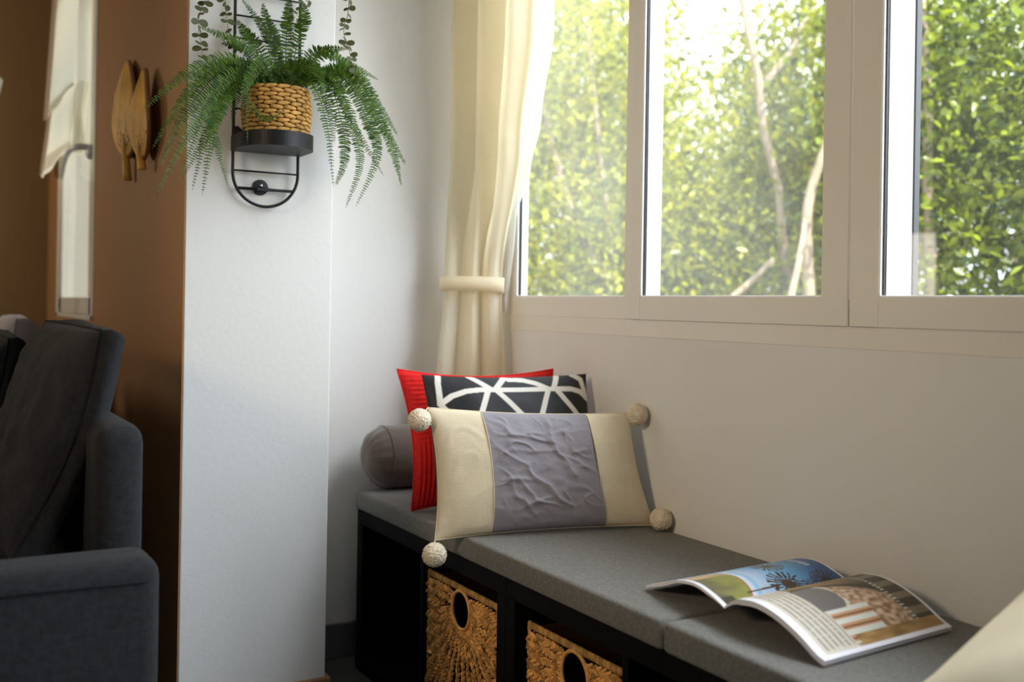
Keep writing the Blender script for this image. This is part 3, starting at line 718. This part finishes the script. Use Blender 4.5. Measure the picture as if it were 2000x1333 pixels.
def tray(z):
    cx, cy, r = .7285, 2.322, .083
    out = [(cx+r*math.cos(a), cy-r*math.sin(a)) for a in [PI*k/36 for k in range(37)]]+[(cx-r, YL-.005), (cx+r, YL-.005)]
    inn = [(cx+(x-cx)*.965, cy+(y-cy)*.965) for x, y in out]
    n = len(out); vs = [(x, y, z) for x, y in out]+[(x, y, z+.034) for x, y in out]+[(x, y, z+.034) for x, y in inn]+[(x, y, z+.003) for x, y in inn]
    fs = [tuple(range(n))[::-1], tuple(3*n+i for i in range(n))]
    for i in range(n):
        j = (i+1) % n
        for b in (0, n, 2*n): fs.append((b+i, b+j, b+n+j, b+n+i))
    return vs, fs
O('tray', tray(1.345), 'black_metal', lad, smooth=False); O('tray', tray(1.955), 'black_metal', lad, smooth=False)
O('tray_bracket', merge(tube([(xl+.004, YL-.003, 1.395), (xl+.012, YL-.012, 1.385), (xl+.016, YL-.020, 1.37)], .011, 10)), 'black_metal', lad)

# ------------------------------------------------------------------ potted fern
fern = empty('potted_fern', (.7285, 2.322, 1.349), 'green sword fern in a woven straw pot on the black wall ladder', 'plant')
pc = V((.7285, 2.322, 1.349)); PHt = .131
def pr(h): return .062+.0135*math.sin(min(1, h/.085)*PI/2)-.004*max(0, (h-.09)/.04)
pot = O('woven_pot', lathe([(.055, 0), (pr(0)-.004, .001)]+[(pr(h)-.0035, h) for h in (.02, .04, .06, .08, .1, .12, PHt)]+[(pr(PHt)-.008, PHt+.001), (pr(PHt)-.012, PHt-.012), (.01, PHt-.014)], pc, 40), 'straw_dark', fern)
NS, NR = 16, 14
for j in range(NR):
    h = .006+(PHt-.008)*j/(NR-1); hh = PHt/NR
    for i in range(NS):
        a = 2*PI*(i+.5*(j % 2))/NS+.1; r = pr(h)
        nrm = V((math.cos(a), math.sin(a), 0)); d = V((-math.sin(a), math.cos(a), .10*(1 if j % 2 else -1)))
        O('straw_strand', lump(pc+nrm*(r-.0005)+V((0, 0, h)), d, nrm, .0300, hh*1.10, .0105, 7, 6, .22), 'straw', pot)
O('soil', lathe([(.002, 0), (.045, .002), (.060, -.002)], pc+V((0, 0, PHt-.006)), 28), 'soil', fern)
FRONDS=[
 [(0.736, 2.325, 1.531), (0.722, 2.32, 1.575), (0.699, 2.315, 1.634), (0.689, 2.31, 1.672)],
 [(0.732, 2.325, 1.531), (0.719, 2.337, 1.578), (0.689, 2.348, 1.64), (0.652, 2.36, 1.69)],
 [(0.74, 2.325, 1.532), (0.741, 2.299, 1.597), (0.737, 2.274, 1.645), (0.737, 2.27, 1.687)],
 [(0.744, 2.325, 1.532), (0.766, 2.29, 1.599), (0.768, 2.255, 1.642), (0.757, 2.25, 1.676)],
 [(0.728, 2.325, 1.53), (0.691, 2.337, 1.571), (0.662, 2.348, 1.608), (0.645, 2.36, 1.638)],
 [(0.736, 2.325, 1.531), (0.73, 2.327, 1.578), (0.717, 2.328, 1.624), (0.701, 2.33, 1.647)],
 [(0.728, 2.325, 1.53), (0.658, 2.304, 1.563), (0.591, 2.283, 1.578), (0.538, 2.28, 1.59)],
 [(0.728, 2.325, 1.53), (0.673, 2.33, 1.555), (0.631, 2.335, 1.572), (0.606, 2.34, 1.575)],
 [(0.728, 2.325, 1.53), (0.612, 2.276, 1.529), (0.506, 2.227, 1.472), (0.416, 2.22, 1.386)],
 [(0.728, 2.325, 1.53), (0.587, 2.267, 1.508), (0.499, 2.208, 1.421), (0.433, 2.2, 1.307)],
 [(0.728, 2.325, 1.526), (0.6, 2.285, 1.499), (0.508, 2.246, 1.392), (0.456, 2.24, 1.275)],
 [(0.728, 2.325, 1.526), (0.604, 2.243, 1.488), (0.503, 2.162, 1.351), (0.432, 2.15, 1.208)],
 [(0.728, 2.325, 1.526), (0.623, 2.285, 1.498), (0.544, 2.246, 1.381), (0.491, 2.24, 1.238)],
 [(0.728, 2.325, 1.526), (0.636, 2.304, 1.495), (0.568, 2.283, 1.382), (0.533, 2.28, 1.237)],
 [(0.728, 2.325, 1.526), (0.633, 2.267, 1.484), (0.563, 2.208, 1.385), (0.535, 2.2, 1.219)],
 [(0.728, 2.325, 1.526), (0.64, 2.306, 1.484), (0.576, 2.287, 1.409), (0.584, 2.27, 1.329), (0.606, 2.27, 1.251)],
 [(0.728, 2.325, 1.526), (0.648, 2.32, 1.492), (0.576, 2.315, 1.372), (0.517, 2.31, 1.261)],
 [(0.728, 2.325, 1.53), (0.624, 2.32, 1.531), (0.556, 2.315, 1.48), (0.493, 2.31, 1.408)],
 [(0.728, 2.325, 1.53), (0.642, 2.327, 1.519), (0.582, 2.328, 1.451), (0.546, 2.33, 1.356)],
 [(0.732, 2.325, 1.531), (0.679, 2.281, 1.531), (0.64, 2.238, 1.484), (0.626, 2.2, 1.42), (0.628, 2.2, 1.336)],
 [(0.640, 2.240, 1.444), (0.654, 2.235, 1.413), (0.677, 2.225, 1.396), (0.7, 2.215, 1.408), (0.724, 2.205, 1.437)],
 [(0.74, 2.325, 1.528), (0.703, 2.285, 1.539), (0.657, 2.244, 1.509), (0.625, 2.21, 1.458), (0.618, 2.21, 1.406)],
 [(0.744, 2.325, 1.528), (0.78, 2.262, 1.525), (0.79, 2.199, 1.488), (0.792, 2.19, 1.458)],
 [(0.744, 2.325, 1.532), (0.79, 2.267, 1.496), (0.807, 2.208, 1.396), (0.822, 2.2, 1.256)],
 [(0.744, 2.325, 1.532), (0.832, 2.306, 1.524), (0.873, 2.287, 1.413), (0.873, 2.27, 1.328), (0.853, 2.27, 1.268)],
 [(0.744, 2.325, 1.532), (0.836, 2.271, 1.522), (0.871, 2.216, 1.403), (0.871, 2.17, 1.308), (0.84, 2.17, 1.209)],
 [(0.744, 2.325, 1.532), (0.861, 2.292, 1.529), (0.921, 2.259, 1.43), (0.937, 2.23, 1.34), (0.888, 2.23, 1.22)],
 [(0.744, 2.325, 1.536), (0.873, 2.302, 1.54), (0.952, 2.28, 1.445), (0.993, 2.26, 1.349), (1.013, 2.26, 1.278)],
 [(0.744, 2.325, 1.536), (0.891, 2.317, 1.554), (0.968, 2.308, 1.476), (1.019, 2.3, 1.404)],
 [(0.744, 2.325, 1.536), (0.876, 2.267, 1.534), (0.939, 2.208, 1.409), (0.997, 2.2, 1.32)],
 [(0.744, 2.325, 1.536), (0.836, 2.33, 1.577), (0.911, 2.335, 1.564), (0.984, 2.34, 1.54)],
 [(0.744, 2.325, 1.536), (0.806, 2.317, 1.57), (0.849, 2.308, 1.587), (0.892, 2.3, 1.595)],
 [(0.744, 2.325, 1.532), (0.853, 2.327, 1.53), (0.911, 2.328, 1.431), (0.998, 2.33, 1.307)],
 [(0.744, 2.325, 1.532), (0.818, 2.323, 1.525), (0.856, 2.322, 1.457), (0.868, 2.32, 1.373)],
 [(0.744, 2.325, 1.532), (0.872, 2.333, 1.55), (0.932, 2.342, 1.506), (0.977, 2.35, 1.433)],
 [(0.736, 2.325, 1.527), (0.69, 2.33, 1.518), (0.645, 2.335, 1.467), (0.632, 2.34, 1.404)],
 [(0.744, 2.325, 1.532), (0.776, 2.299, 1.543), (0.804, 2.274, 1.534), (0.828, 2.27, 1.521)],
 [(0.732, 2.325, 1.531), (0.66, 2.309, 1.53), (0.602, 2.292, 1.508), (0.568, 2.29, 1.458)],
]
def frond(pts, k):
    rnd = random.Random(k*17+3)
    pts = [V(p) for p in pts]
    if k != 20: pts[0] = V((.7285+(pts[0].x-.7285)*.8+rnd.uniform(-.01, .01), 2.322+rnd.uniform(-.02, .015), 1.478)); 
    n = 60; P = catmull(pts, n); L = sum((b-a).length for a, b in zip(P, P[1:]))
    st = tube(P, [.0013*(1-.75*i/n) for i in range(n+1)], 5)
    pairs = max(12, int(L/.0060)); parts = []
    N0 = V((rnd.uniform(-.35, .35), -1, rnd.uniform(.15, .6))).normalized()
    lw = .0185 if k not in (19, 20) else .009
    lw *= rnd.uniform(.82, 1.08)
    for i in range(pairs):
        f = .10+.89*i/pairs; x = f*n; a = min(int(x), n-1); p = P[a]+(P[a+1]-P[a])*(x-a); d = (P[a+1]-P[a]).normalized()
        s = d.cross(N0); s = s.normalized() if s.length > .05 else d.orthogonal().normalized(); up_ = s.cross(d)
        ln = lw*min(1, .35+f*3.2)*min(1, .16+(1-f)*1.9)
        for sg in (-1, 1):
            q = (s*sg+d*rnd.uniform(.12, .36)+up_*rnd.uniform(-.12, .30)).normalized(); l = ln*rnd.uniform(.85, 1.1); w = l*.105+.0005
            wd = (d-q*d.dot(q)).normalized(); b = p+d*rnd.uniform(-.0008, .0008); dr = up_*(-l*.10)
            v = [b-wd*w*.6, b+wd*w*.9, b+q*l*.5+wd*w*1.0+up_*.0008, b+q*l*.5-wd*w*.9, b+q*l*.85+wd*w*.55+dr*.6, b+q*l*.85-wd*w*.65+dr*.6, b+q*l+dr+d*w*.3]
            parts.append(([tuple(c) for c in v], [(0, 1, 2, 3), (3, 2, 4, 5), (5, 4, 6)]))
    o = O('frond', merge(*parts), 'fern', fern); O('frond_stem', st, 'fern_stem', o)
for k, f in enumerate(FRONDS): frond(f, k)
rf = random.Random(5)
for k in range(14):      # short young fronds crowding the crown
    a = 2*PI*k/14+rf.uniform(-.2, .2); l = rf.uniform(.075, .12); h = rf.uniform(.03, .085); c = V((.7285, 2.322, 1.478)); o_ = V((math.cos(a), math.sin(a)*.75, 0))
    if c.y+o_.y*l > 2.39: o_.y *= .5
    frond([c+o_*.01, c+o_*l*.45+V((0, 0, h*.8)), c+o_*l+V((0, 0, h*.75)), c+o_*l*1.3+V((0, 0, h*.3))], 60+k)

# ------------------------------------------------------------------ trailing eucalyptus from the upper tray
eu = empty('trailing_eucalyptus', (.7285, 2.322, 1.959), 'trailing eucalyptus with round grey-green leaves hanging from above the fern', 'plant')
O('pot', lathe([(.05, 0), (.058, .002), (.068, .09), (.070, .1), (.064, .1), (.06, .085), (.01, .084)], (.7285, 2.322, 1.959), 32), 'straw_dark', eu)
def leaf_mesh():
    vs, fs = [(0, 0, 0), (0, -.10, 0)], []
    n = 12
    for k in range(n):
        a = 2*PI*k/n; y = .5-.5*math.cos(a); x = math.sin(a)*.40*(1-.12*math.cos(a)); vs.append((x, y, .10*abs(x)+.05*y*y))
    vs[0] = (0, .5, -.01)
    for k in range(n): fs.append((0, 2+k, 2+(k+1) % n))
    me = bpy.data.meshes.new('leaf'); me.from_pydata([v for i, v in enumerate(vs) if i != 1], [], [tuple(i-1 if i > 1 else i for i in f) for f in fs]); me.shade_smooth(); me.materials.append(M['euc']); return me
LM = leaf_mesh()
STRANDS=[
 [(0.564, 2.3, 1.684), (0.552, 2.3, 1.636), (0.546, 2.3, 1.611), (0.547, 2.3, 1.58), (0.551, 2.3, 1.56), (0.555, 2.3, 1.526)],
 [(0.613, 2.34, 1.702), (0.613, 2.34, 1.668), (0.616, 2.34, 1.635), (0.62, 2.34, 1.61), (0.624, 2.34, 1.581), (0.622, 2.34, 1.562)],
 [(0.778, 2.29, 1.717), (0.769, 2.29, 1.673), (0.761, 2.29, 1.648)],
 [(0.771, 2.22, 1.698), (0.765, 2.22, 1.666), (0.761, 2.22, 1.655)],
 [(0.876, 2.26, 1.726), (0.872, 2.26, 1.662), (0.864, 2.26, 1.637), (0.865, 2.26, 1.607), (0.876, 2.26, 1.582), (0.883, 2.26, 1.557), (0.895, 2.26, 1.533), (0.902, 2.26, 1.512)],
]
sizes = (.0250, .0230, .020, .030, .0220)
for k, stp in enumerate(STRANDS):
    rnd = random.Random(100+k)
    a = V(stp[0]); full = [V((.7285+(a.x-.7285)*.45, 2.31, 2.055)), V((.7285+(a.x-.7285)*.9, (2.31+a.y)/2, 2.0)), V((a.x, a.y, 1.84))]+[V(p) for p in stp]
    P = catmull(full, 70)
    so = O('strand', tube(P, [.0012*(1-.6*i/70) for i in range(71)], 5), 'euc_stem', eu)
    L = [0]
    for x, y in zip(P, P[1:]): L.append(L[-1]+(y-x).length)
    s = .14; ang = rnd.uniform(0, 3); step = (.0150, .0150, .0125, .018, .0120)[k]
    while s < L[-1]:
        i = max(q for q in range(len(L)) if L[q] <= s); i = min(i, len(P)-2); d = (P[i+1]-P[i]).normalized()
        for sg in (-1, 1):
            if rnd.random() < .10: continue
            aa = ang+rnd.uniform(-.3, .3); side = V((math.cos(aa)*sg, math.sin(aa)*sg*.7, rnd.uniform(-.55, .15))).normalized()
            nz = V((rnd.uniform(-.5, .5), -1, rnd.uniform(-.2, .9))); nz = (nz-side*nz.dot(side)).normalized(); xx = side.cross(nz)
            sz = sizes[k]*rnd.uniform(.65, 1.15)*(1-.25*s/L[-1])
            o = bpy.data.objects.new('leaf', LM); COL.objects.link(o); o.parent = so
            R_ = Matrix((xx, side, nz)).transposed().to_4x4()
            o.matrix_local = Matrix.Translation(P[i]-ORG[so])@R_@Matrix.Scale(sz, 4)
        ang += 1.35; s += step*rnd.uniform(.8, 1.3)

# ------------------------------------------------------------------ palm-leaf fans on the brown wall
def leaf_fan(yc, zt, zb, half, xoff, zh, label, lean):
    t = empty('woven_fan', (.549, yc, zb), label, 'wall decoration', 'leaf fans on the brown wall')
    H = zt-zb; X = .549-xoff
    def edge(f, sg):      # f 0 base .. 1 tip
        w = half*math.sin(PI*min(1, f)**.74)**.80 if f < 1 else 0
        return V((X-.012*math.sin(PI*f), yc+sg*w+lean*(f-.5), zb+H*f))
    n = 28
    rim = [edge(k/n, -1) for k in range(n)]+[edge(1, 0)]+[edge(k/n, 1) for k in range(n-1, -1, -1)]
    O('rim', tube(rim, .0062, 8, True), 'fan_rim', t)
    O('leaf_panel', grid(lambda i, j: edge(j/n, -1).lerp(edge(j/n, 1), i/36)+V((.004*math.sin(i*PI/1.5)-.006, 0, 0)), 37, n+1), 'fan', t)
    base = V((X-.010, yc-lean*.5, zb+.012))
    for k in range(7):
        a = (k-3)/3; tip = edge(.26+.12*(1-abs(a)), 1 if a > 0 else -1); c = edge(.35, 0); tip = c.lerp(tip, abs(a))
        O('rib', tube([base, (base+tip)/2+V((-.003, 0, 0)), tip+V((-.004, 0, 0))], .0026, 6), 'fan_rim', t)
    O('handle', tube(catmull([base+V((0, 0, .05)), base, V((X-.004, yc-lean*.6, zh))], 10), [.009, .0095, .010, .010, .010, .010, .010, .0105, .011, .0115, .012], 8), 'fan', t)
    O('hanger', tube([(X-.002, yc, zb+H*.6), (.549, yc, zb+H*.6)], .003, 6), 'fan_rim', t, smooth=False)
leaf_fan(3.043, 1.664, 1.395, .160, .013, 1.328, 'left of the two leaf-shaped cane fans, the taller one beside the blind', .03)
leaf_fan(2.773, 1.586, 1.360, .105, .022, 1.330, 'right of the two leaf-shaped cane fans, the shorter one beside the fern', .0)

# ------------------------------------------------------------------ small window of the brown wall, blind and handle
w2 = empty('window_2', (.6, 4.2, .93), 'narrow white window in the brown wall seen at a slant behind the blind', kind='structure')
ys0, ys1 = 3.705, 4.655
s2 = O('sash', merge(box(.552, .60, ys0+.05, ys1-.05, .945, 1.005, .003, 1), box(.552, .60, ys0+.05, ys1-.05, 2.2, 2.28, .003, 1)), 'frame', w2, smooth=False)
O('stile', box(.552, .60, ys0+.055, ys0+.125, .945, 2.28, .003, 1), 'frame', s2, smooth=False); O('stile', box(.552, .60, ys1-.10, ys1-.05, .945, 2.28, .003, 1), 'frame', s2, smooth=False)
O('frame', merge(box(.545, .66, ys0, ys0+.045, .926, 2.298, .003, 1), box(.545, .66, ys1-.045, ys1, .926, 2.298, .003, 1), box(.545, .66, ys0, ys1, .926, .943, .002, 1), box(.545, .66, ys0, ys1, 2.282, 2.299, .002, 1)), 'frame', w2, smooth=False)
O('gasket', box(.5535, .556, ys0+.0455, ys0+.0545, 1.02, 2.28), 'rubber', w2, smooth=False)
O('glass_pane', box(.575, .579, ys0+.125, ys1-.10, 1.005, 2.2), 'glass_s', s2, smooth=False)
hd = O('handle', merge(lathe([(.004, 0), (.026, 0), (.028, -.006), (.024, -.016), (.012, -.022), (.003, -.023)], (.552, 3.79, 1.50), 20, 'x'),
     tube(catmull([(.535, 3.79, 1.515), (.505, 3.80, 1.515), (.487, 3.85, 1.505), (.480, 3.92, 1.47), (.478, 3.95, 1.42)], 14), [.012]*4+[.011]*5+[.009]*4+[.006, .003], 8)), 'plastic', w2)
bl = empty('roman_blind', (.5, 4.3, 1.5), 'ivory fabric roman blind half lowered over the narrow window', 'blind')
def blind(zt, zb, y0, y1, b0, b1, ny=40, nz=24, sag=.03):
    def P(i, j):
        u, f = i/(ny-1), j/(nz-1)
        y = y0+(y1-y0)*u; z = zt+(zb-zt)*f-sag*math.sin(PI*u)*f
        x = .548-.014-(b0+(b1-b0)*f)*(.55+.45*math.sin(PI*min(1, u*1.1)))-.006*math.sin(u*14)*f
        return V((x, y, z))
    return grid(P, ny, nz)
O('panel', blind(2.35, 1.745, 3.93, 4.78, .005, .05), 'blind', bl)
pn = O('fold', blind(1.765, 1.535, 3.93, 4.80, .03, .065, sag=.045), 'blind', bl)
O('hem', blind(1.555, 1.520, 3.93, 4.80, .05, .072, nz=4, sag=.05), 'blind', bl)
O('headrail', box(.50, .548, 3.9, 4.82, 2.34, 2.38, .003), 'plastic', bl, smooth=False)
O('hem_fall', grid(lambda i, j: V((.535-.02*math.sin(i*.8)-.02*j/20, 3.86+.09*i/14+.05*math.sin(j*.3)*j/20, 1.755-.25*j/20)), 15, 21), 'blind', bl)

# ------------------------------------------------------------------ sofa
so = empty('sofa', (0, 2.6, 0), 'charcoal linen sofa standing along the brown wall', 'sofa')
def soft(x0, x1, y0, y1, z0, z1, r, seg=5): return box(x0, x1, y0, y1, z0, z1, r, seg)
O('arm', soft(-.62, .357, 1.675, 1.80, .06, .598, .032), 'sofa', so); O('arm', soft(-.62, .357, 4.10, 4.225, .06, .598, .032), 'sofa', so)
O('backrest', soft(.280, .360, 1.83, 4.09, .12, .792, .036), 'sofa', so)
O('base', soft(-.60, .30, 1.80, 4.10, .10, .30, .01, 2), 'sofa', so)
O('seat_cushion', soft(-.60, .26, 1.805, 2.94, .30, .46, .035), 'sofa', so); O('seat_cushion', soft(-.60, .26, 2.945, 4.095, .30, .46, .035), 'sofa', so)
for x in (-.55, .30):
    for y in (1.70, 4.17): O('leg', lathe([(.018, 0), (.025, .06), (.025, .062)], (x, y, 0), 12), 'black_metal', so)
O('seam', tube([(-.58, 1.672, .566), (-.2, 1.672, .566), (.2, 1.672, .566), (.335, 1.672, .564)], .0012, 5), 'sofa_seam', so)
def back_cushion(y0, y1, label, dx=0, dz=0, m='sofa', group='sofa back cushions', th=.043, puff=.08, seed=1):
    t = empty('back_cushion', (.25+dx, (y0+y1)/2, .46), label, 'cushion', group)
    T, B = V((.300+dx, 0, .945+dz)), V((.162+dx, 0, .555+dz)); w = V((.94, 0, -.33))
    if dz: B = V((.165+dx, 0, .50))
    def F(u, v, s):   # u 0 near..1 far along Y, v 0 bottom..1 top
        y = y0+(y1-y0)*u; p = B.lerp(T, v); p = V((p.x, y, p.z))+w*.030*math.sin(PI*v)
        pin = .030*(1-(2*v-1)**2); p.y += pin*(1-2*u)
        h = max(0, (1-abs(2*u-1)**2.6)*(1-abs(2*v-1)**2.6))**.55
        wr = .011*noise.noise(V((u*7+seed, v*5, 0)))+.007*noise.noise(V((u*16, v*9+seed, 2)))+.004*noise.noise(V((u*6, v*30, seed)))*max(0, 1-5*u)
        p.z -= .014*(1-(2*u-1)**2)*(v > .5)*(v-.5)*2*0
        return p-w*(puff*h+wr*h) if s > 0 else p+w*th
    n = 44
    O('front', grid(lambda i, j: F(i/(n-1), j/(n-1), 1), n, n), m, t)
    O('rear', grid(lambda i, j: F(i/(n-1), j/(n-1), -1), n, n), m, t)
    ring = [(k/n, 1) for k in range(n)]+[(1, 1-k/n) for k in range(n)]+[(1-k/n, 0) for k in range(n)]+[(0, k/n) for k in range(n)]
    ctr = F(.5, .5, 1).lerp(F(.5, .5, -1), .5)
    def RP_(i, j):
        u, v = ring[i]; f = j/8; a, b = F(u, v, 1), F(u, v, -1); p = a.lerp(b, f); o = (p-ctr); o.x = 0; o.normalize()
        return p+o*(.018*math.sin(PI*f)+.006*noise.noise(V((u*9, v*9, f*3+seed)))*math.sin(PI*f))
    O('boxing', grid(RP_, len(ring), 9, True), m, t)
    O('piping', tube([F(u, v, 1) for u, v in ring], .0028, 6, True), m if m != 'sofa' else 'sofa_seam', t)
back_cushion(1.93, 2.74, 'charcoal linen back cushion nearest the camera, leaning on the sofa')
back_cushion(2.80, 3.42, 'charcoal back cushion half hidden beyond the near back cushion', -.075, -.045, seed=5)
back_cushion(3.50, 4.02, 'pale lavender cushion showing beyond the charcoal cushions', .0, -.01, 'lavender', None, .07, .07, 9)

# ------------------------------------------------------------------ floor lamp at the left edge
fl = empty('floor_lamp', (.10, 4.3, 0), 'white glass bowl of a floor lamp at the left edge, before the far wall', 'lamp')
lc = (.10, 4.3, 0)
O('bowl', lathe([(.02, 1.60), (.08, 1.61), (.15, 1.655), (.195, 1.73), (.21, 1.80), (.205, 1.805), (.19, 1.735), (.14, 1.665), (.03, 1.62)], lc, 36), 'shade', fl)
O('pole', lathe([(.012, .03), (.012, 1.6), (.02, 1.605)], lc, 14), 'steel', fl)
O('base', lathe([(.14, 0), (.15, .008), (.14, .025), (.02, .032)], lc, 28), 'steel', fl)
